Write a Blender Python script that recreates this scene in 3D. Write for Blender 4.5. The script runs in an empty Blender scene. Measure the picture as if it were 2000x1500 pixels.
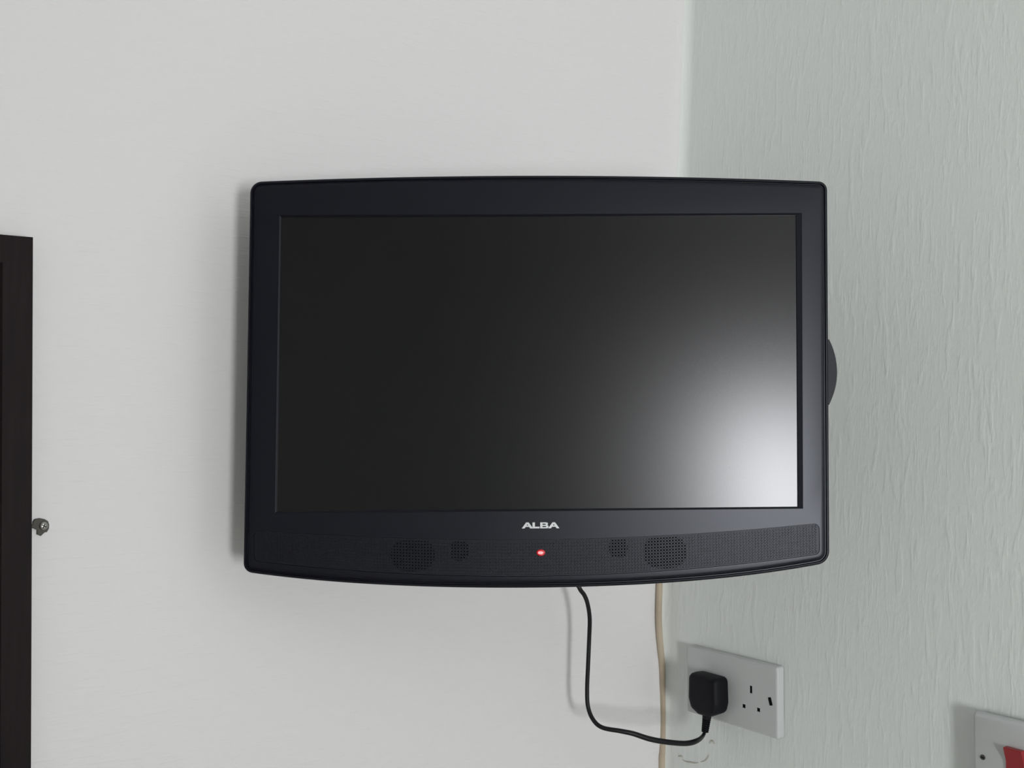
import bpy, bmesh, math, random
import numpy as np
from mathutils import Vector, Matrix

random.seed(4)
SC = bpy.context.scene
COL = SC.collection

# ------------------------------------------------------------------ camera
ALPHA = math.radians(36.5)          # yaw of the view against the left wall
PITCH = math.radians(1.9)
F = 2000.0                          # focal length in pixels of the 2000 px wide frame
CAM = Vector((-0.953, -0.962, 1.50))
cam_data = bpy.data.cameras.new('camera')
cam_data.sensor_width = 36.0
cam_data.lens = F / 2000.0 * 36.0
cam_data.clip_start = 0.01
cam = bpy.data.objects.new('camera', cam_data)
COL.objects.link(cam)
cam.location = CAM
cam.rotation_euler = (math.pi / 2 + PITCH, 0, -ALPHA)
SC.camera = cam

# ------------------------------------------------------------------ world, daylight, exposure
world = bpy.data.worlds.new('world')
SC.world = world
world.use_nodes = True
world.node_tree.nodes['Background'].inputs[0].default_value = (0.80, 0.90, 1.0, 1)
world.node_tree.nodes['Background'].inputs[1].default_value = 1.0

WIN_X0, WIN_X1, WIN_Z0, WIN_Z1 = -1.39, -0.95, 0.87, 1.58
WALL_Y = -3.15                      # the window wall, opposite the left wall
sun_d = bpy.data.lights.new('window_daylight', 'AREA')
sun_d.shape = 'RECTANGLE'
sun_d.size = WIN_X1 - WIN_X0 - 0.08
sun_d.size_y = WIN_Z1 - WIN_Z0 - 0.08
sun_d.energy = 24.0
sun_d.spread = math.radians(124)         # added beam narrowing, favours the corner over the left wall's far end
sun_d.color = (0.99, 1.0, 1.0)
sun = bpy.data.objects.new('window_daylight', sun_d)
COL.objects.link(sun)
sun.location = ((WIN_X0 + WIN_X1) / 2, WALL_Y + 0.12, (WIN_Z0 + WIN_Z1) / 2)
sun.rotation_euler = (math.pi / 2 + math.radians(17), 0, -math.radians(42))   # shines towards +y, up and across to the corner

vs = SC.view_settings
vs.view_transform = 'Standard'
vs.look = 'None'
vs.exposure = 0.0
vs.gamma = 1.0
vs.use_curve_mapping = False

# ------------------------------------------------------------------ pixel -> ray helpers
CR = Matrix.Rotation(-ALPHA, 3, 'Z') @ Matrix.Rotation(PITCH, 3, 'X')   # cam frame (x right, y forward, z up)

def ray(px, py):
    return CR @ Vector(((px - 1000) / F, 1.0, -(py - 750) / F))

def on_left(px, py, off=0.0):       # point on a plane off metres in front of the left wall
    d = ray(px, py)
    return CAM + d * ((-off - CAM.y) / d.y)

def on_right(px, py, off=0.0):
    d = ray(px, py)
    return CAM + d * ((-off - CAM.x) / d.x)

def at_depth(px, py, Y):
    return CAM + ray(px, py) * Y

# ------------------------------------------------------------------ mesh helpers
def link(name, me, mat=None, parent=None, smooth=False):
    o = bpy.data.objects.new(name, me)
    COL.objects.link(o)
    if mat is not None:
        me.materials.append(mat)
    if parent is not None:
        o.parent = parent
    if smooth:
        for p in me.polygons:
            p.use_smooth = True
    return o

def from_bm(name, bm, mat=None, parent=None, smooth=False, recalc=True):
    if recalc:
        bmesh.ops.recalc_face_normals(bm, faces=bm.faces[:])
    me = bpy.data.meshes.new(name)
    bm.to_mesh(me)
    bm.free()
    return link(name, me, mat, parent, smooth)

def sharp(o, deg=35):
    """smooth shading with hard edges above an angle"""
    me = o.data
    bm = bmesh.new()
    bm.from_mesh(me)
    for e in bm.edges:
        if len(e.link_faces) == 2:
            e.smooth = e.calc_face_angle(0) < math.radians(deg)
        else:
            e.smooth = False
    for f in bm.faces:
        f.smooth = True
    bm.to_mesh(me)
    bm.free()
    return o

def bm_box(bm, lo, hi, bevel=0.0, seg=2):
    r = bmesh.ops.create_cube(bm, size=1.0)
    vs_ = r['verts']
    c = [(lo[i] + hi[i]) / 2 for i in range(3)]
    s = [hi[i] - lo[i] for i in range(3)]
    for v in vs_:
        v.co = Vector([c[i] + v.co[i] * s[i] for i in range(3)])
    if bevel > 0:
        es = set()
        for v in vs_:
            es.update(v.link_edges)
        bmesh.ops.bevel(bm, geom=list(es), offset=bevel, segments=seg, affect='EDGES', profile=0.5)

def box(name, lo, hi, mat, parent=None, bevel=0.0, seg=2):
    bm = bmesh.new()
    bm_box(bm, lo, hi, bevel, seg)
    o = from_bm(name, bm, mat, parent)
    if bevel > 0:
        sharp(o, 50)
    return o

def loft(name, rings, mat, parent=None, cap0=True, cap1=True, angle=35):
    """rings: lists of Vectors of equal length, bridged in order"""
    bm = bmesh.new()
    n = len(rings[0])
    vr = [[bm.verts.new(p) for p in r] for r in rings]
    for a, b in zip(vr[:-1], vr[1:]):
        for i in range(n):
            j = (i + 1) % n
            bm.faces.new((a[i], a[j], b[j], b[i]))
    if cap0:
        bm.faces.new(vr[0])
    if cap1:
        bm.faces.new(vr[-1])
    o = from_bm(name, bm, mat, parent)
    return sharp(o, angle)

def catmull(pts, n=8):
    pts = [Vector(p) for p in pts]
    P = [pts[0] * 2 - pts[1]] + pts + [pts[-1] * 2 - pts[-2]]
    out = []
    for i in range(1, len(P) - 2):
        a, b, c, d = P[i - 1:i + 3]
        for k in range(n):
            t = k / n
            out.append(0.5 * ((2 * b) + (c - a) * t + (2 * a - 5 * b + 4 * c - d) * t * t + (3 * b - a - 3 * c + d) * t ** 3))
    out.append(pts[-1])
    return out

def tube(name, pts, rad, mat, parent=None, sides=12):
    """rad: number or list per point"""
    n = len(pts)
    rads = rad if isinstance(rad, (list, tuple)) else [rad] * n
    rings = []
    up = Vector((0.3, 0.5, 0.81)).normalized()
    for i, p in enumerate(pts):
        t = (pts[min(i + 1, n - 1)] - pts[max(i - 1, 0)]).normalized()
        x = up - t * up.dot(t)
        x.normalize()
        up = x
        y = t.cross(x)
        rings.append([p + (x * math.cos(a) + y * math.sin(a)) * rads[i]
                      for a in (2 * math.pi * k / sides for k in range(sides))])
    return loft(name, rings, mat, parent, angle=50)

def empty(name, M, label, cat, group=None):
    o = bpy.data.objects.new(name, None)
    o.empty_display_size = 0.05
    COL.objects.link(o)
    o.matrix_world = M
    o['label'] = label
    o['category'] = cat
    if group:
        o['group'] = group
    return o

def fillet_poly(corners, radii, seg=8):
    """2-D polygon with rounded corners; corners are (x, z) tuples, radius 0 keeps a point"""
    out = []
    n = len(corners)
    for i in range(n):
        p = Vector(corners[i])
        r = radii[i] if isinstance(radii, (list, tuple)) else radii
        if r <= 0:
            out.append(p)
            continue
        a = (Vector(corners[i - 1]) - p)
        b = (Vector(corners[(i + 1) % n]) - p)
        la, lb = a.length, b.length
        a.normalize(); b.normalize()
        ang = a.angle(b)
        d = min(r / math.tan(ang / 2), 0.49 * la if la < 3 * r else la, lb)
        rr = d * math.tan(ang / 2)
        c = p + (a + b).normalized() * (rr / math.sin(ang / 2))
        s = p + a * d
        e = p + b * d
        a0 = math.atan2(s.y - c.y, s.x - c.x)
        a1 = math.atan2(e.y - c.y, e.x - c.x)
        da = (a1 - a0 + math.pi) % (2 * math.pi) - math.pi
        for k in range(seg + 1):
            t = a0 + da * k / seg
            out.append(c + Vector((math.cos(t), math.sin(t))) * rr)
    return out

def offset_poly(pts, d):
    """move a closed 2-D polyline inwards by d (any winding)"""
    n = len(pts)
    area = sum(pts[i].x * pts[(i + 1) % n].y - pts[(i + 1) % n].x * pts[i].y for i in range(n))
    sg = 1 if area > 0 else -1
    out = []
    for i in range(n):
        t0 = (pts[i] - pts[i - 1]).normalized()
        t1 = (pts[(i + 1) % n] - pts[i]).normalized()
        n0 = Vector((-t0.y, t0.x)) * sg
        n1 = Vector((-t1.y, t1.x)) * sg
        m = (n0 + n1)
        m.normalize()
        k = max(0.3, m.dot(n0))
        out.append(pts[i] + m * (d / k))
    return out

# ------------------------------------------------------------------ materials
def mat(name, color, rough=0.5, spec=0.5, metal=0.0, emit=None, emit_s=0.0):
    m = bpy.data.materials.new(name)
    m.use_nodes = True
    b = m.node_tree.nodes['Principled BSDF']
    b.inputs['Base Color'].default_value = (*color, 1)
    b.inputs['Roughness'].default_value = rough
    b.inputs['Specular IOR Level'].default_value = spec
    b.inputs['Metallic'].default_value = metal
    if emit:
        b.inputs['Emission Color'].default_value = (*emit, 1)
        b.inputs['Emission Strength'].default_value = emit_s
    return m

def tint(m, c):
    m.node_tree.nodes['Principled BSDF'].inputs['Specular Tint'].default_value = (*c, 1)

def nodes(m):
    return m.node_tree.nodes, m.node_tree.links, m.node_tree.nodes['Principled BSDF']

def speckle(m, scale, bump, c0=None, c1=None, stretch=(1, 1, 1), dist=0.001):
    """fine grain: bump and optionally a slight colour variation"""
    N, L, B = nodes(m)
    tc = N.new('ShaderNodeTexCoord')
    mp = N.new('ShaderNodeMapping')
    mp.inputs['Scale'].default_value = stretch
    L.new(tc.outputs['Object'], mp.inputs['Vector'])
    nz = N.new('ShaderNodeTexNoise')
    nz.inputs['Scale'].default_value = scale
    nz.inputs['Detail'].default_value = 4
    L.new(mp.outputs['Vector'], nz.inputs['Vector'])
    bp = N.new('ShaderNodeBump')
    bp.inputs['Strength'].default_value = bump
    bp.inputs['Distance'].default_value = dist
    L.new(nz.outputs['Fac'], bp.inputs['Height'])
    L.new(bp.outputs['Normal'], B.inputs['Normal'])
    if c0:
        rp = N.new('ShaderNodeValToRGB')
        rp.color_ramp.elements[0].color = (*c0, 1)
        rp.color_ramp.elements[1].color = (*c1, 1)
        rp.color_ramp.elements[0].position = 0.3
        rp.color_ramp.elements[1].position = 0.7
        L.new(nz.outputs['Fac'], rp.inputs['Fac'])
        L.new(rp.outputs['Color'], B.inputs['Base Color'])
    return m

def wallpaper(name, color, chips, strength, along, grain=(500, 500, 160)):
    """painted embossed paper: isolated raised streaks plus a fine grain; `along` scales object x, y, z"""
    m = mat(name, color, 0.62, 0.3)
    N, L, B = nodes(m)
    tc = N.new('ShaderNodeTexCoord')
    def layer(scale3, lo, hi, detail=2):
        mp = N.new('ShaderNodeMapping')
        mp.inputs['Scale'].default_value = scale3
        L.new(tc.outputs['Object'], mp.inputs['Vector'])
        nz = N.new('ShaderNodeTexNoise')
        nz.inputs['Scale'].default_value = 1.0
        nz.inputs['Detail'].default_value = detail
        nz.inputs['Distortion'].default_value = 0.35
        L.new(mp.outputs['Vector'], nz.inputs['Vector'])
        mr = N.new('ShaderNodeMapRange')
        mr.interpolation_type = 'SMOOTHSTEP'
        mr.inputs['From Min'].default_value = lo
        mr.inputs['From Max'].default_value = hi
        L.new(nz.outputs['Fac'], mr.inputs['Value'])
        return mr.outputs['Result']
    a = layer(along, 0.50, 0.72)
    b = layer(tuple(v * 2.3 for v in along), 0.45, 0.75)
    c = layer(grain, 0.2, 0.8, 3)
    s1 = N.new('ShaderNodeMath'); s1.operation = 'MULTIPLY_ADD'
    L.new(b, s1.inputs[0]); s1.inputs[1].default_value = 0.45; L.new(a, s1.inputs[2])
    s2 = N.new('ShaderNodeMath'); s2.operation = 'MULTIPLY_ADD'
    L.new(c, s2.inputs[0]); s2.inputs[1].default_value = 0.12; L.new(s1.outputs[0], s2.inputs[2])
    bp = N.new('ShaderNodeBump')
    bp.inputs['Strength'].default_value = strength
    bp.inputs['Distance'].default_value = chips
    L.new(s2.outputs[0], bp.inputs['Height'])
    L.new(bp.outputs['Normal'], B.inputs['Normal'])
    return m

M_LEFT = wallpaper('paint_left_wall', (0.80, 0.787, 0.793), 0.0006, 0.35, (22, 60, 190), (120, 120, 420))
M_RIGHT = wallpaper('paint_right_wall_light_tint', (0.80, 0.832, 0.808), 0.0012, 0.21, (120, 120, 24))  # same paper as the left wall; green of the outdoor light put into its colour
M_ROOM = speckle(mat('room_paint', (0.85, 0.85, 0.84), 0.7, 0.3), 60, 0.1)
M_CEIL = speckle(mat('ceiling_paint', (0.90, 0.90, 0.89), 0.8, 0.2), 80, 0.1)
M_FLOOR = speckle(mat('floor_vinyl', (0.34, 0.29, 0.24), 0.5, 0.4), 9, 0.05, (0.56, 0.53, 0.48), (0.66, 0.63, 0.58))
M_WHITE = speckle(mat('white_plastic', (0.56, 0.575, 0.575), 0.32, 0.5), 300, 0.02)
M_BEZEL = speckle(mat('satin_black_plastic', (0.0032, 0.0032, 0.007), 0.34, 0.32), 2600, 0.10, dist=0.0002)
M_SHELL = speckle(mat('black_shell_plastic', (0.006, 0.006, 0.008), 0.5, 0.3), 900, 0.15, dist=0.0003)
M_GRILLE = speckle(mat('grille_plastic', (0.0045, 0.0045, 0.008), 0.42, 0.33), 900, 0.05, dist=0.0002)
for m_ in (M_BEZEL, M_SHELL, M_GRILLE):
    tint(m_, (0.88, 0.91, 1.0))
M_HOLE = speckle(mat('deep_black', (0.003, 0.003, 0.0035), 0.9, 0.1), 500, 0.02)
M_SCREEN = speckle(mat('matte_screen', (0.0035, 0.0035, 0.0035), 0.235, 0.42), 4000, 0.02, dist=0.0001)
tint(M_SCREEN, (0.97, 0.97, 1.0))
M_LOGO = speckle(mat('silver_lettering', (0.60, 0.61, 0.62), 0.4, 0.5, 0.25), 900, 0.02)
M_LED = mat('red_led', (0.5, 0.01, 0.01), 0.3, 0.5, 0, (1.0, 0.30, 0.30), 1.6)
M_LEDRING = mat('red_led_rim', (0.35, 0.01, 0.015), 0.3, 0.5, 0, (0.7, 0.01, 0.02), 0.35)
M_CORD = speckle(mat('black_rubber', (0.006, 0.006, 0.008), 0.45, 0.3), 400, 0.05)
M_PLUG = speckle(mat('black_plug_plastic', (0.004, 0.004, 0.007), 0.58, 0.22), 500, 0.05)
M_TAN = speckle(mat('tan_cable_sheath', (0.60, 0.48, 0.34), 0.5, 0.4), 30, 0.05, (0.44, 0.36, 0.27), (0.54, 0.45, 0.34))
M_WOOD = speckle(mat('dark_stained_wood', (0.018, 0.010, 0.011), 0.6, 0.15), 14, 0.15, (0.008, 0.005, 0.006), (0.014, 0.008, 0.009), (14, 14, 1.2))
M_DGLASS = speckle(mat('dark_glass', (0.02, 0.022, 0.022), 0.12, 0.5), 30, 0.01)
M_METAL = speckle(mat('dull_steel', (0.42, 0.41, 0.40), 0.38, 0.5, 0.9), 600, 0.1, dist=0.0003)
M_CLIP = speckle(mat('dull_brown_clip', (0.055, 0.05, 0.04), 0.5, 0.4), 400, 0.2, dist=0.0004)
M_RED = speckle(mat('red_rocker_plastic', (0.30, 0.012, 0.018), 0.35, 0.5), 300, 0.02)
M_MARK = speckle(mat('plaster_mark', (0.50, 0.475, 0.42), 0.9, 0.1), 400, 0.3)
M_FRAME = speckle(mat('window_frame_white', (0.8, 0.8, 0.8), 0.3, 0.5), 200, 0.02)
M_GLASS = mat('window_glass', (0.9, 0.95, 1.0), 0.0, 0.5)
M_GLASS.node_tree.nodes['Principled BSDF'].inputs['Transmission Weight'].default_value = 1.0

# ------------------------------------------------------------------ the room
def structure(o):
    o['kind'] = 'structure'
    return o

H = 2.28
XL = -3.0
# left wall (runs a little past the corner, behind the right wall)
structure(box('wall_left', (XL, 0.0, 0), (0.12, 0.10, H), M_LEFT))
# right wall: an old, not quite straight corner with a soft fillet
cz, cx = [], []
for px, py in ((1340, 0), (1335.5, 150), (1328, 330), (1312, 700), (1299, 1000), (1292, 1150), (1290, 1500)):
    p = on_left(px, py)
    cz.append(p.z); cx.append(p.x)
order = np.argsort(cz)
cz = np.array(cz)[order]; cx = np.array(cx)[order]
def corner_shift(z):
    return float(np.interp(z, cz, cx))
base_shift = corner_shift(1.15)
cx = np.maximum(cx - base_shift, 0.0)              # the wall's own plane stays at x = 0 where the sockets sit
R_F = 0.017
sec = [(-R_F + R_F * math.sin(a), R_F - R_F * math.cos(a)) for a in (math.pi / 2 * k / 8 for k in range(9))]
sec += [(0.0, R_F + (3.15 - R_F) * (k / 40) ** 2.2) for k in range(1, 41)]
zs = [H * k / 96 for k in range(97)]
bm = bmesh.new()
rows = []
for z in zs:
    d = corner_shift(z)
    rows.append([bm.verts.new((x + d * math.exp(-s / 1.3), -s, z)) for x, s in sec])
for a, b in zip(rows[:-1], rows[1:]):
    for i in range(len(sec) - 1):
        bm.faces.new((a[i], a[i + 1], b[i + 1], b[i]))
wr = from_bm('wall_right', bm, M_RIGHT, None, True)
if wr.data.polygons[2000].normal.x > 0:
    wr.data.flip_normals()
wr.data.materials.append(M_LEFT)
ns_ = len(sec) - 1
for p in wr.data.polygons:
    if p.index % ns_ < 3:
        p.material_index = 1
wall_right = structure(wr)

structure(box('floor', (XL - 0.1, WALL_Y - 0.1, -0.1), (0.12, 0.1, 0.0), M_FLOOR))
structure(box('ceiling', (XL - 0.1, WALL_Y - 0.1, H), (0.12, 0.1, H + 0.1), M_CEIL))
structure(box('wall_side', (XL - 0.1, WALL_Y, 0), (XL, 0.0, H), M_ROOM))
bm = bmesh.new()
for lo, hi in (((XL, 0), (WIN_X0, H)), ((WIN_X1, 0), (0.0, H)), ((WIN_X0, 0), (WIN_X1, WIN_Z0)), ((WIN_X0, WIN_Z1), (WIN_X1, H))):
    bm_box(bm, (lo[0], WALL_Y - 0.1, lo[1]), (hi[0], WALL_Y, hi[1]))
structure(from_bm('wall_back', bm, M_ROOM))
win = structure(box('window_1', (WIN_X0, WALL_Y - 0.09, WIN_Z0), (WIN_X0 + 0.04, WALL_Y - 0.03, WIN_Z1), M_FRAME))
wm = (WIN_X0 + WIN_X1) / 2
for lo, hi in (((WIN_X1 - 0.04, WIN_Z0), (WIN_X1, WIN_Z1)), ((WIN_X0 + 0.04, WIN_Z0), (WIN_X1 - 0.04, WIN_Z0 + 0.04)),
               ((WIN_X0 + 0.04, WIN_Z1 - 0.04), (WIN_X1 - 0.04, WIN_Z1)), ((wm - 0.02, WIN_Z0 + 0.04), (wm + 0.02, WIN_Z1 - 0.04))):
    box('window_frame', (lo[0], WALL_Y - 0.09, lo[1]), (hi[0], WALL_Y - 0.03, hi[1]), M_FRAME, win)
for x0, x1 in ((WIN_X0 + 0.04, wm - 0.02), (wm + 0.02, WIN_X1 - 0.04)):
    box('pane', (x0, WALL_Y - 0.062, WIN_Z0 + 0.04), (x1, WALL_Y - 0.058, WIN_Z1 - 0.04), M_GLASS, win)

# faint brown scars in the right wall's paint below the plug
for pts, r in ((((1325, 1477.5), (1329, 1476.5), (1333, 1477.5)), 0.0011),
               (((1333, 1484), (1341, 1487.5), (1349, 1488.5), (1357, 1490), (1364, 1489.5)), 0.0010),
               (((1368, 1488), (1376, 1486), (1382, 1480), (1384.5, 1474)), 0.0007),
               (((1386, 1452), (1389, 1447), (1393, 1448), (1395, 1453)), 0.0009)):
    c = catmull([on_right(px, py, 0.0) for px, py in pts], 5)
    rr = [r * (0.25 + 0.75 * math.sin(math.pi * (i + 0.3) / (len(c) - 0.4))) for i in range(len(c))]
    tube('paint_scar', c, rr, M_MARK, wall_right, 8)

# ------------------------------------------------------------------ television
K = 0.474 / 0.487
tv_c = Vector((0.02518 * K, 0.96303 * K, 0.02086 * K))
ty, tp, tr = (math.radians(v) for v in (0.806, -1.897, -0.224))
TR = CR @ (Matrix.Rotation(ty, 3, 'Z') @ Matrix.Rotation(tp, 3, 'X') @ Matrix.Rotation(tr, 3, 'Y'))
TM = Matrix.Translation(CAM + CR @ tv_c) @ TR.to_4x4()
TMi = TM.inverted()
SCREEN_Y = 0.0                       # screen surface; the bezel face stands in front of it
FACE_Y = -0.0024

def tvp(px, py, y=FACE_Y):
    """pixel -> local (x, z) on the plane local y of the television"""
    o = TMi @ CAM
    d = TMi.to_3x3() @ ray(px, py)
    p = o + d * ((y - o.y) / d.y)
    return Vector((p.x, p.z))

tv = empty('television', TM, 'black flat-screen television with curved bezel and red standby light, mounted across the corner', 'television')

def quadfit(pxs, deg=2):
    P = [tvp(*p) for p in pxs]
    return np.polyfit([p.x for p in P], [p.y for p in P], deg)

top_c = quadfit(((510, 353.3), (640, 348), (830, 343.5), (1050, 341.7), (1300, 344.2), (1450, 347.5), (1590, 352.3)))
bot_c = quadfit(((500, 1121), (630, 1136), (830, 1146), (960, 1149), (1133, 1147.5), (1240, 1143.5), (1455, 1125), (1601, 1103.6)), 4)
lt, lb = tvp(487, 385), tvp(474.5, 1085)
rt, rb = tvp(1617.5, 385), tvp(1621.5, 1080)
def side_x(a, b, z):
    return a.x + (b.x - a.x) * (z - a.y) / (b.y - a.y)
def curve_hit(c, a, b):
    z = a.y
    for _ in range(20):
        z = float(np.polyval(c, side_x(a, b, z)))
    return Vector((side_x(a, b, z), z))
TL, TRc = curve_hit(top_c, lt, lb), curve_hit(top_c, rt, rb)
BL, BR = curve_hit(bot_c, lb, lt), curve_hit(bot_c, rb, rt)
NSEG = 40
corners, radii = [], []
def add(p, r=0.0):
    corners.append((p[0], p[1])); radii.append(r)
RC = 0.0115
add(TL, RC)
for k in range(1, NSEG):
    x = TL.x + (TRc.x - TL.x) * (0.03 + 0.94 * (k - 1) / (NSEG - 2))
    add((x, float(np.polyval(top_c, x))))
add(TRc, RC)
for k in range(1, 8):
    add(TRc.lerp(BR, 0.06 + 0.88 * (k - 1) / 6))
add(BR, RC * 1.15)
for k in range(1, NSEG):
    x = BR.x + (BL.x - BR.x) * (0.03 + 0.94 * (k - 1) / (NSEG - 2))
    add((x, float(np.polyval(bot_c, x))))
add(BL, RC * 1.15)
for k in range(1, 8):
    add(BL.lerp(TL, 0.06 + 0.88 * (k - 1) / 6))
OUT = fillet_poly(corners, radii, 8)

def ring(pts, y):
    return [Vector((p.x, y, p.y)) for p in pts]

# outer rim with its groove, up to the front face
prof = [(0.0014, 0.026), (0.0, 0.024), (0.0, 0.0005), (0.0005, -0.0007), (0.0015, -0.0013), (0.0025, -0.0014),
        (0.0029, -0.0008), (0.0031, 0.0002), (0.0037, 0.0002), (0.0039, FACE_Y + 0.0018), (0.0046, FACE_Y + 0.0007), (0.0060, FACE_Y + 0.0002), (0.0078, FACE_Y)]
bm = bmesh.new()
vr = [[bm.verts.new(v) for v in ring(offset_poly(OUT, o_), y_)] for o_, y_ in prof]
for a, b in zip(vr[:-1], vr[1:]):
    for i in range(len(a)):
        j = (i + 1) % len(a)
        bm.faces.new((a[i], a[j], b[j], b[i]))
face_loop = vr[-1]
# screen opening: bevel from the face down to the panel
sc_in = [tvp(550, 424.5, SCREEN_Y), tvp(1554.5, 420.5, SCREEN_Y), tvp(1557.5, 989.5, SCREEN_Y), tvp(541, 999, SCREEN_Y)]
sc_out = [tvp(545, 420.5), tvp(1566, 416), tvp(1568.5, 993.5), tvp(536, 1003)]
def dense(q, n=10):
    return [q[i].lerp(q[(i + 1) % 4], k / n) for i in range(4) for k in range(n)]
open_loop = [bm.verts.new(v) for v in ring(dense(sc_out), FACE_Y)]
bev = [open_loop,
       [bm.verts.new(v) for v in ring(dense([a.lerp(b, 0.10) for a, b in zip(sc_out, sc_in)]), FACE_Y + 0.0004)],
       [bm.verts.new(v) for v in ring(dense([a.lerp(b, 0.95) for a, b in zip(sc_out, sc_in)]), SCREEN_Y - 0.0010)],
       [bm.verts.new(v) for v in ring(dense(sc_in), SCREEN_Y - 0.0008)],
       [bm.verts.new(v) for v in ring(dense(sc_in), SCREEN_Y + 0.001)]]
for a, b in zip(bev[:-1], bev[1:]):
    for i in range(len(a)):
        j = (i + 1) % len(a)
        bm.faces.new((a[i], a[j], b[j], b[i]))
# speaker recess
gt_c = quadfit(((510, 1036), (830, 1051.5), (880, 1052.3), (1050, 1054), (1230, 1050.2), (1455, 1034), (1590, 1022.5)))
gb_c = quadfit(((510, 1098), (830, 1121), (1050, 1127.5), (1230, 1119.5), (1455, 1100.5), (1590, 1084.5)))
gx1 = tvp(1601, 1055).x
gx0 = tvp(496, 1066).x
gc, gr = [], []
NG = 36
for k in range(NG + 1):
    x = gx0 + (gx1 - gx0) * k / NG
    gc.append((x, float(np.polyval(gt_c, x)))); gr.append(0.005 if k in (0, NG) else 0)
for k in range(NG + 1):
    x = gx1 + (gx0 - gx1) * k / NG
    gc.append((x, float(np.polyval(gb_c, x)))); gr.append(0.005 if k in (0, NG) else 0)
GR = fillet_poly(gc, gr, 5)
gl0 = [bm.verts.new(v) for v in ring(GR, FACE_Y)]
gl1 = [bm.verts.new(v) for v in ring(offset_poly(GR, 0.0004), FACE_Y + 0.0016)]
for i in range(len(gl0)):
    j = (i + 1) % len(gl0)
    bm.faces.new((gl0[i], gl0[j], gl1[j], gl1[i]))
edges = []
for loop in (face_loop, open_loop, gl0):
    for i in range(len(loop)):
        e = bm.edges.get((loop[i], loop[(i + 1) % len(loop)]))
        edges.append(e)
bmesh.ops.triangle_fill(bm, edges=edges, use_beauty=True, use_dissolve=False, normal=(0, -1, 0))
bezel = sharp(from_bm('bezel', bm, M_BEZEL, tv), 20)

# screen panel
q = offset_poly(sc_in, -0.004)
box_rings = [ring(q, SCREEN_Y), ring(q, SCREEN_Y + 0.008)]
screen = loft('screen', box_rings, M_SCREEN, tv)
screen['label'] = 'matt black unlit screen reflecting window light at its right'

# rear shell
sh = [ring(offset_poly(OUT, 0.0025), 0.0262), ring(offset_poly(OUT, 0.005), 0.034)]
cxm = sum(p.x for p in OUT) / len(OUT)
czm = (TL.y + BL.y) / 2
def shrink(fx, fz, y, dz=0.0):
    return [Vector((cxm + (p.x - cxm) * fx, y, czm + dz + (p.y - czm) * fz)) for p in OUT]
sh += [shrink(0.88, 0.86, 0.040), shrink(0.70, 0.72, 0.058, -0.006), shrink(0.60, 0.62, 0.064, -0.008)]
loft('rear_shell', sh, M_SHELL, tv, angle=40)

# rounded bump that shows past the right edge
bc = [tvp(1598, 784, 0.016), tvp(1598, 670, 0.016)]
for k in range(17):
    a = math.radians(-27.5 + 55 * k / 16)
    bc.append(tvp(1494.5 + 138 * math.cos(a), 727 + 138 * math.sin(a), 0.016))
loft('side_bump', [ring(offset_poly(bc, 0.001), 0.0105), ring(bc, 0.0125), ring(bc, 0.024), ring(offset_poly(bc, 0.002), 0.027)], M_SHELL, tv, angle=40)

# speaker grille: lattice of fine bars over a dimpled back, darker over the speaker cones
back = loft('grille_back', [ring(offset_poly(GR, -0.0003), FACE_Y + 0.0010), ring(offset_poly(GR, -0.0003), FACE_Y + 0.0030)], M_GRILLE, tv)
bm = bmesh.new()
PIT, BW = 0.00275, 0.00125
GI = 0.0012
y0, y1 = FACE_Y + 0.0004, FACE_Y + 0.00165
def gt(x): return float(np.polyval(gt_c, x)) - GI
def gb(x): return float(np.polyval(gb_c, x)) + GI
def edge_in(x):
    """keep the bars inside the rounded ends"""
    d = min(x - gx0, gx1 - x)
    r = 0.005
    return 0.0 if d > r else r - math.sqrt(max(0.0, r * r - (r - d) ** 2))
xs = np.arange(gx0 + 0.0016, gx1 - 0.0016, PIT)
for x in xs:
    e = edge_in(x)
    a, b = gb(x) + e, gt(x) - e
    if b - a > 0.002:
        bm_box(bm, (x - BW / 2, y0, a), (x + BW / 2, y1, b))
rows_n = int(round((gt(0) - gb(0)) / PIT))
for r in range(rows_n + 1):
    f_ = r / rows_n
    prev = None
    for x in np.linspace(gx0 + 0.0022, gx1 - 0.0022, 70):
        z = gb(x) + (gt(x) - gb(x)) * f_
        e = edge_in(x)
        z = min(max(z, gb(x) + e), gt(x) - e)
        cur = [bm.verts.new((x, y_, z + s * BW / 2)) for y_, s in ((y0, -1), (y0, 1), (y1, 1), (y1, -1))]
        if prev:
            for i in range(4):
                j = (i + 1) % 4
                bm.faces.new((prev[i], prev[j], cur[j], cur[i]))
        prev = cur
gm = from_bm('speaker_grille', bm, M_GRILLE, tv)
gm['kind'] = 'stuff'
def cone(cpx, cpy, rx, rz):
    c = tvp(cpx, cpy)
    pts = []
    for k in range(28):
        a = 2 * math.pi * k / 28
        x = c.x + rx * math.copysign(abs(math.cos(a)) ** 0.75, math.cos(a))
        z = c.y + rz * math.copysign(abs(math.sin(a)) ** 0.85, math.sin(a))
        z = min(max(z, gb(x) + 0.001), gt(x) - 0.001)
        pts.append(Vector((x, z)))
    loft('speaker_cone', [ring(pts, FACE_Y + 0.00085), ring(pts, FACE_Y + 0.0022)], M_HOLE, tv)
mid = (tvp(477, 1000).x + tvp(1620, 1000).x) / 2
for px, py, rx, rz in ((1299, 1078, 0.0198, 0.0152), (1208, 1070, 0.0085, 0.0095)):
    cone(px, py, rx, rz)
for px, py, rx, rz in ((806, 1084, 0.0198, 0.0150), (897, 1075, 0.0085, 0.0095)):
    cone(px, py, rx, rz)

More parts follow.
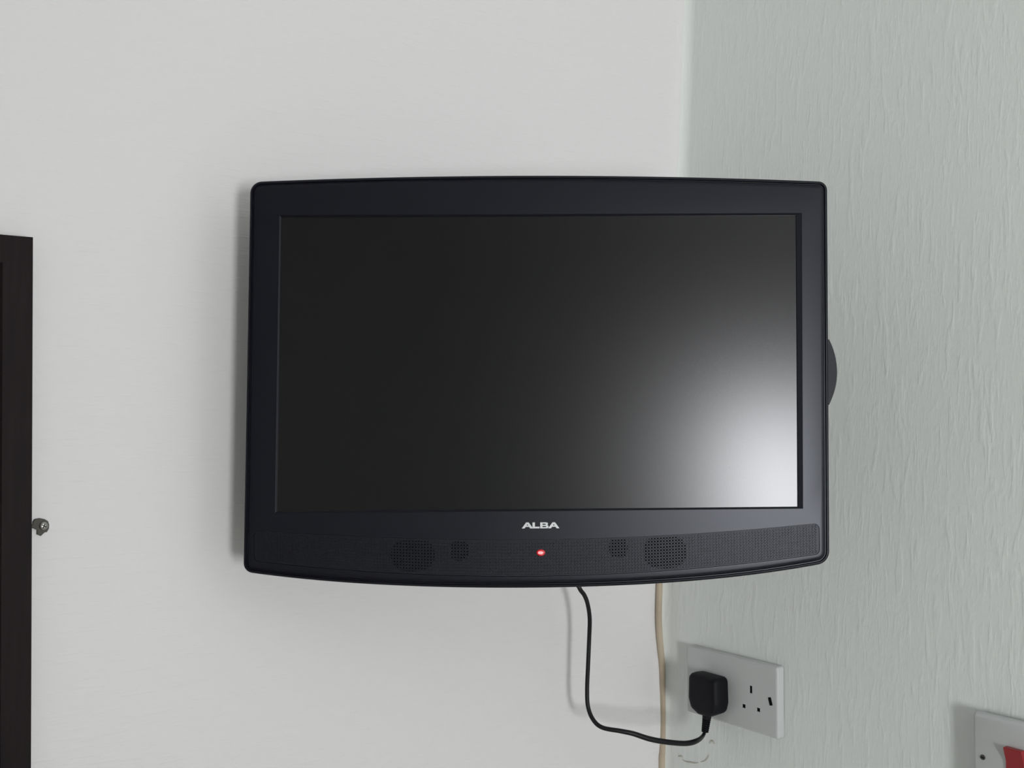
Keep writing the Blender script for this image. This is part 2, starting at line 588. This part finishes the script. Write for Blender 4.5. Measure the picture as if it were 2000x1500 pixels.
# lettering: wide, slightly sloped capitals, raised from the bezel
lx0, lx1 = tvp(1019, 1026).x, tvp(1092.5, 1026).x
lz0, lz1 = tvp(1056, 1031.8).y, tvp(1056, 1020.2).y
def lp(u, v):
    return (lx0 + (lx1 - lx0) * u, lz0 + (lz1 - lz0) * v)
def letter_A(u):
    w = 0.30
    outer = [(u, 0), (u + 0.115, 1), (u + 0.185, 1), (u + w, 0), (u + w - 0.075, 0), (u + w - 0.105, 0.26),
             (u + 0.105, 0.26), (u + 0.075, 0)]
    hole = [(u + 0.125, 0.48), (u + 0.175, 0.48), (u + 0.15, 0.72)]
    return outer, [hole]
letters = [letter_A(0.0),
           ([(0.285, 0), (0.285, 1), (0.35, 1), (0.35, 0.28), (0.475, 0.28), (0.475, 0)], []),
           ([(0.49, 0), (0.49, 1), (0.66, 1), (0.695, 0.88), (0.695, 0.64), (0.675, 0.53), (0.71, 0.42), (0.71, 0.14), (0.675, 0)],
            [[(0.55, 0.60), (0.55, 0.79), (0.635, 0.79), (0.635, 0.60)], [(0.55, 0.20), (0.55, 0.40), (0.645, 0.40), (0.645, 0.20)]]),
           letter_A(0.70)]
bm = bmesh.new()
for outer, holes in letters:
    allv, es = [], []
    for loop in [outer] + holes:
        vv = [bm.verts.new((*(lambda p: (p[0], FACE_Y - 0.0007, p[1]))(lp(*p)),)) for p in loop]
        es += [bm.edges.new((vv[i], vv[(i + 1) % len(vv)])) for i in range(len(vv))]
    r = bmesh.ops.triangle_fill(bm, edges=es, use_beauty=True, normal=(0, -1, 0))
ext = bmesh.ops.extrude_face_region(bm, geom=bm.faces[:])
for v in [g for g in ext['geom'] if isinstance(g, bmesh.types.BMVert)]:
    v.co.y += 0.0009
lo = from_bm('lettering', bm, M_LOGO, tv)
lo['label'] = 'silver raised capital letters on the lower bezel'

# standby light
c = tvp(1056.5, 1079.5)
def oval(rx, rz, dx=0, n=20):
    return [Vector((c.x + dx + rx * math.cos(2 * math.pi * k / n), c.y + rz * math.sin(2 * math.pi * k / n))) for k in range(n)]
rim = loft('standby_light', [ring(oval(0.0040, 0.0031), FACE_Y + 0.0016), ring(oval(0.0038, 0.0029), FACE_Y - 0.0001), ring(oval(0.0033, 0.0025), FACE_Y - 0.0004)], M_LEDRING, tv)
rim['label'] = 'small glowing red standby light'
loft('light_core', [ring(oval(0.0024, 0.0015, -0.0004), FACE_Y - 0.0003), ring(oval(0.0021, 0.0012, -0.0004), FACE_Y - 0.0009), ring(oval(0.0012, 0.0007, -0.0003), FACE_Y - 0.0011)], M_LED, rim)

# swing-arm mount behind the set, reaching the left wall
def loc(p):
    return TMi @ Vector(p)
box('mount_plate', (cxm - 0.055, 0.0625, czm - 0.06), (cxm + 0.055, 0.068, czm + 0.05), M_SHELL, tv, 0.001)
hub = Vector((cxm, 0.078, czm))
wx = (TM @ hub).x - 0.02
wz = (TM @ hub).z
tube('mount_pivot', [Vector((cxm, 0.078, czm - 0.035)), Vector((cxm, 0.078, czm + 0.035))], 0.012, M_SHELL, tv, 16)
tube('mount_arm', [hub, loc((wx, -0.018, wz))], 0.011, M_SHELL, tv, 14)
bm = bmesh.new()
bm_box(bm, (wx - 0.035, -0.02, wz - 0.06), (wx + 0.035, 0.0, wz + 0.06), 0.002)
bmesh.ops.transform(bm, matrix=TMi, verts=bm.verts[:])
from_bm('mount_wall_plate', bm, M_SHELL, tv)

# ------------------------------------------------------------------ wall boxes: helpers in right-wall coordinates
# local frame on the right wall: x = along the wall towards the camera (-y), y = into the wall (+x), z = up
def wall_frame(p):
    return Matrix(((0, 1, 0, p.x), (-1, 0, 0, p.y), (0, 0, 1, p.z), (0, 0, 0, 1)))

def holed_plate(name, w, h, d, holes, m, parent, edge=0.0022):
    """plate centred on the origin, back at y=0, front at y=-d, with rectangular holes (x0, z0, x1, z1) cut in"""
    bm = bmesh.new()
    o = [Vector(p) for p in ((-w / 2, -h / 2), (w / 2, -h / 2), (w / 2, h / 2), (-w / 2, h / 2))]
    rim = fillet_poly([tuple(p) for p in o], 0.003, 4)
    rings = [ring(rim, 0.0), ring(rim, -d + edge), ring(offset_poly(rim, edge * 0.3), -d + edge * 0.3), ring(offset_poly(rim, edge), -d)]
    vr = [[bm.verts.new(v) for v in r] for r in rings]
    for a, b in zip(vr[:-1], vr[1:]):
        for i in range(len(a)):
            j = (i + 1) % len(a)
            bm.faces.new((a[i], a[j], b[j], b[i]))
    bm.faces.new(vr[0])
    es = [bm.edges.get((vr[-1][i], vr[-1][(i + 1) % len(rim)])) for i in range(len(rim))]
    for x0, z0, x1, z1 in holes:
        q = [(x0, z0), (x1, z0), (x1, z1), (x0, z1)]
        f = [bm.verts.new((x, -d, z)) for x, z in q]
        b = [bm.verts.new((x, -d + 0.005, z)) for x, z in q]
        for i in range(4):
            j = (i + 1) % 4
            bm.faces.new((f[i], f[j], b[j], b[i]))
            es.append(bm.edges.get((f[i], f[j])) or bm.edges.new((f[i], f[j])))
    bmesh.ops.triangle_fill(bm, edges=es, use_beauty=True, normal=(0, -1, 0))
    return sharp(from_bm(name, bm, m, parent), 12)

# double socket
PD = 0.011
pts = [on_right(px, py, PD) for px, py in ((1341, 1261), (1518.5, 1303.8), (1518.5, 1441.6), (1341, 1392.5))]
pc = sum(pts, Vector()) / 4
W_S = ((pts[0].y - pts[1].y) + (pts[3].y - pts[2].y)) / 2
H_S = ((pts[0].z - pts[3].z) + (pts[1].z - pts[2].z)) / 2
SM = wall_frame(Vector((0, pc.y, pc.z)))
socket = empty('double_socket', SM, 'white plastic double wall socket, its left outlet holding the black plug', 'socket')
SMi = SM.inverted()
def sp(px, py, off=PD):
    p = SMi @ on_right(px, py, off)
    return Vector((p.x, p.z))
ea, li, ne = sp(1466.3, 1346.7), sp(1452.6, 1379), sp(1481, 1386.3)
def hole(c, w, h):
    return (c.x - w / 2, c.y - h / 2, c.x + w / 2, c.y + h / 2)
holes = [hole(ea, 0.0042, 0.0088), hole(li, 0.0052, 0.0045), hole(ne, 0.0052, 0.0045)]
holed_plate('face_plate', W_S, H_S, PD, holes, M_WHITE, socket)
for h_ in holes:
    box('pin_hole', (h_[0], -PD + 0.0012, h_[1]), (h_[2], -PD + 0.0052, h_[3]), M_HOLE, socket)
sc = sp(1504.6, 1370)
bm = bmesh.new()
bm_box(bm, (-0.0021, -0.0006, -0.0046), (0.0021, 0.0022, 0.0046), 0.0006)
bmesh.ops.rotate(bm, verts=bm.verts[:], cent=(0, 0, 0), matrix=Matrix.Rotation(math.radians(-16), 3, 'Y'))
bmesh.ops.translate(bm, verts=bm.verts[:], vec=(sc.x, -PD, sc.y))
from_bm('fixing_screw', bm, M_HOLE, socket)

# cooker switch at the frame's corner
QD = 0.014
tlq = on_right(1899, 1389.5, QD)
S_W = 0.086
QM = wall_frame(Vector((0, tlq.y - S_W / 2, tlq.z - S_W / 2)))
QMi = QM.inverted()
switch = empty('cooker_switch', QM, 'white wall switch with a red rocker, at the lower right edge', 'switch')
box('back_box', (-S_W / 2 + 0.001, -0.007, -S_W / 2 + 0.001), (S_W / 2 - 0.001, 0.0, S_W / 2 - 0.001), M_WHITE, switch, 0.0015)
def qp(px, py, off=QD):
    p = QMi @ on_right(px, py, off)
    return Vector((p.x, p.z))
bm = bmesh.new()
rimq = fillet_poly([(-S_W / 2, -S_W / 2), (S_W / 2, -S_W / 2), (S_W / 2, S_W / 2), (-S_W / 2, S_W / 2)], 0.004, 5)
loft('face_plate', [ring(rimq, -0.0071), ring(rimq, -QD + 0.003), ring(offset_poly(rimq, 0.0010), -QD + 0.0008), ring(offset_poly(rimq, 0.003), -QD)], M_WHITE, switch, angle=45)
bm.free()
r0, r1 = qp(1959.5, 1459, QD + 0.006), qp(1994.5, 1468.5, QD + 0.006)
rx0, rx1 = r0.x, r1.x
rz1 = (r0.y + r1.y) / 2
rz0 = rz1 - 0.026
sec_r = [(-QD + 0.001, rz0), (-QD - 0.0015, rz0), (-QD - 0.0018, (rz0 + rz1) / 2), (-QD - 0.0062, rz1 - 0.0008), (-QD - 0.0058, rz1), (-QD + 0.001, rz1)]
loft('rocker', [[Vector((x, y_, z_)) for y_, z_ in sec_r] for x in (rx0, rx1)], M_RED, switch)['label'] = 'red rocker'
for sx in (-1, 1):
    s = qp(1919.5, 1479)
    x = s.x if sx < 0 else -s.x
    bm = bmesh.new()
    bmesh.ops.create_cone(bm, cap_ends=True, segments=16, radius1=0.0027, radius2=0.0022, depth=0.0014,
                          matrix=Matrix.Translation((x, -QD - 0.0002, s.y)) @ Matrix.Rotation(math.pi / 2, 4, 'X'))
    scr = from_bm('fixing_screw', bm, M_CLIP, switch)
    box('screw_slot', (x - 0.002, -QD - 0.00105, s.y - 0.0004), (x + 0.002, -QD - 0.0008, s.y + 0.0004), M_HOLE, scr)

# ------------------------------------------------------------------ plug and its cord (one thing)
# plug body in socket-local coordinates, lofted off the plate
fr = 0.024                                     # how far the plug stands off the plate
def plug_outline(sx, sz, dz=0.0):
    q = [(-0.0228, 0.021), (0.0222, 0.021), (0.0232, -0.010), (0.0200, -0.0215), (0.0075, -0.0275), (-0.0075, -0.0275), (-0.0200, -0.0215), (-0.0238, -0.010)]
    rr = [0.006, 0.006, 0.008, 0.007, 0.004, 0.004, 0.007, 0.008]
    pts = fillet_poly([(a * sx, b * sz + dz) for a, b in q], rr, 5)
    return pts
pm = sp(1381, 1352, PD + 0.013)
PGM = SM @ Matrix.Translation((pm.x, -PD, pm.y))
cord = empty('power_cord', PGM, 'thin black mains cord with a black three-pin plug, running from television to wall socket', 'power cord')
rings = [ring(plug_outline(0.95, 0.95), -0.0002), ring(plug_outline(0.98, 0.98), -0.003), ring(plug_outline(1.0, 1.0), -0.012),
         ring(plug_outline(0.985, 0.985), -fr + 0.006), ring(plug_outline(0.93, 0.94), -fr + 0.0025), ring(plug_outline(0.84, 0.86), -fr + 0.0006), ring(plug_outline(0.70, 0.74), -fr)]
loft('plug_body', rings, M_PLUG, cord, angle=40)
bm = bmesh.new()
bm_box(bm, (-0.002, -0.0001, 0.010), (0.002, 0.010, 0.018))
PGi = PGM.inverted()
# strain relief from under the body
exit_l = Vector((0.0, -0.013, -0.0255))
exit_w = PGM @ exit_l
relief_end = on_right(1377.0, 1428.5, PD + 0.013)
ax = relief_end - exit_w
pr, rr = [], []
NR = 9
for k in range(NR * 4 + 1):
    t = k / (NR * 4)
    pr.append(exit_l.lerp(PGi @ relief_end, t))
    base = 0.0056 - 0.0012 * t
    rr.append(base if (k // 2) % 2 == 0 or t < 0.3 else base - 0.0011)
tube('strain_relief', pr, rr, M_PLUG, cord, 14)
bm.free()
# cord
cp = [(1131.5, 1148, 1.165), (1141, 1162, 1.168), (1147.5, 1179, 1.17), (1151.7, 1208, 1.175), (1150.7, 1246.6, 1.18), (1148.6, 1297, 1.18), (1146.6, 1348, 1.18), (1148.6, 1381, 1.178),
      (1158.8, 1406, 1.172), (1176.5, 1421, 1.168), (1212, 1427.8, 1.165), (1237, 1433, 1.165), (1268, 1443, 1.168), (1300.6, 1449, 1.175), (1338.6, 1452, 1.19),
      (1361, 1446.8, 1.205)]
pw = [TM @ Vector((cxm + 0.045, 0.067, czm - 0.07)), TM @ Vector((cxm + 0.036, 0.12, BL.y + 0.085)), at_depth(1118, 1110, 1.16)]
pw += [at_depth(*p) for p in cp]
pw += [on_right(1373, 1437, PD + 0.0135), relief_end + (exit_w - relief_end) * 0.1]
pw = catmull(pw, 7)
n = len(pw)
tube('cable', [PGi @ p for p in pw], [0.0025 + 0.0006 * min(1, max(0, (i / n - 0.6) / 0.15)) - 0.0012 * min(1, max(0, (i / n - 0.88) / 0.09)) for i in range(n)], M_CORD, cord, 12)

# ------------------------------------------------------------------ tan cable down the corner
tc_px = [(1288.5, 1090), (1288, 1140), (1287, 1170), (1286.5, 1200), (1287.5, 1232), (1290, 1265), (1293, 1300), (1294.5, 1350), (1295.5, 1400), (1295, 1440), (1293.5, 1470), (1292.5, 1500)]
tw = [on_left(px, py, 0.0047) for px, py in tc_px]
last = tw[-1]
tw = [Vector((tw[0].x + 0.002, -0.0047, 1.42)), Vector((tw[0].x + 0.001, -0.0047, 1.36))] + tw
tw += [Vector((last.x - 0.001, -0.0047, last.z - 0.15)), Vector((last.x, -0.0047, 0.6)), Vector((last.x - 0.001, -0.0047, 0.3)), Vector((last.x, -0.0047, 0.003))]
tanc = tube('aerial_cable', catmull(tw, 6), 0.0043, M_TAN, None, 12)
tanc['label'] = 'tan cable running down the wall corner behind the television'
tanc['category'] = 'cable'

# ------------------------------------------------------------------ dark frame on the left wall
FD = 0.016
tr_ = on_left(65, 463, FD)
br_ = on_left(57, 1500, FD)
tl_ = on_left(0, 458, FD)
tilt = 0.75 * math.atan2(tr_.x - br_.x, tr_.z - br_.z) + 0.25 * math.atan2(-(tr_.z - tl_.z), tr_.x - tl_.x)
FM = Matrix.Translation((tr_.x, 0, tr_.z)) @ Matrix.Rotation(tilt, 4, 'Y')
frame = empty('picture_frame', FM, 'dark brown wooden frame hanging on the left wall, cut off at the left edge', 'frame')
FW, FH, RW = 0.46, 0.66, 0.0295
def rail(name, a, b, c, d):
    """mitred rail: outer edge a-b, inner edge c-d, as (x, z)"""
    def sec_at(o, i):
        o, i = Vector(o), Vector(i)
        P = lambda t, y: Vector((o.lerp(i, t).x, y, o.lerp(i, t).y))
        return [P(0, -0.0005), P(0, -FD + 0.0012), P(0.04, -FD), P(0.80, -FD), P(0.92, -FD + 0.003), P(1, -FD + 0.0035), P(1, -0.0005)]
    return loft(name, [sec_at(a, c), sec_at(b, d)], M_WOOD, frame, angle=25)
oc = [(-FW, 0), (0, 0), (0, -FH), (-FW, -FH)]
ic = [(-FW + RW, -RW), (-RW, -RW), (-RW, -FH + RW), (-FW + RW, -FH + RW)]
for nm, i, j in (('top_rail', 0, 1), ('side_rail', 1, 2), ('bottom_rail', 2, 3), ('side_rail', 3, 0)):
    rail(nm, oc[i], oc[j], ic[i], ic[j])
box('glass_panel', (-FW + RW - 0.001, -0.008, -FH + RW - 0.001), (-RW + 0.001, -0.004, -RW + 0.001), M_DGLASS, frame)

# ------------------------------------------------------------------ screw and clip beside the frame
sx_, sy_ = 83.5, 1026.5
sw = on_left(sx_, sy_, 0.0)
WM = Matrix.Translation((sw.x, 0, sw.z))
WMi = WM.inverted()
clip = empty('wall_screw', WM, 'small metal screw holding a dark clip to the wall beside the dark frame', 'screw')
cl = [(490, 570), (560, 480), (750, 445), (960, 490), (1080, 560), (1130, 700), (1115, 860), (1040, 985), (950, 1000), (800, 1140), (640, 1080), (650, 910), (520, 850), (400, 820), (400, 730), (480, 690)]
cpl = []
for u, v in cl:
    p = WMi @ on_left(40 + u / 20, 990 + v / 20, 0.0025)
    cpl.append(Vector((p.x, p.z)))
loft('clip', [ring(cpl, 0.0), ring(cpl, -0.002), ring(offset_poly(cpl, 0.0004), -0.0026)], M_CLIP, clip, angle=30)
bm = bmesh.new()
R_S = 0.0037
rs = []
for r_, y_ in ((R_S, -0.0024), (R_S, -0.0032), (R_S * 0.88, -0.0040), (R_S * 0.62, -0.0046), (R_S * 0.3, -0.0049)):
    rs.append([Vector((r_ * math.cos(2 * math.pi * k / 20), y_, r_ * math.sin(2 * math.pi * k / 20))) for k in range(20)])
bm.free()
head = loft('screw_head', rs, M_METAL, clip, angle=50)
for a in (25, 115):
    bm = bmesh.new()
    bm_box(bm, (-0.0021, -0.00502, -0.00035), (0.0021, -0.0043, 0.00035))
    bmesh.ops.rotate(bm, verts=bm.verts[:], cent=(0, 0, 0), matrix=Matrix.Rotation(math.radians(a), 3, 'Y'))
    from_bm('cross_slot', bm, M_HOLE, head)
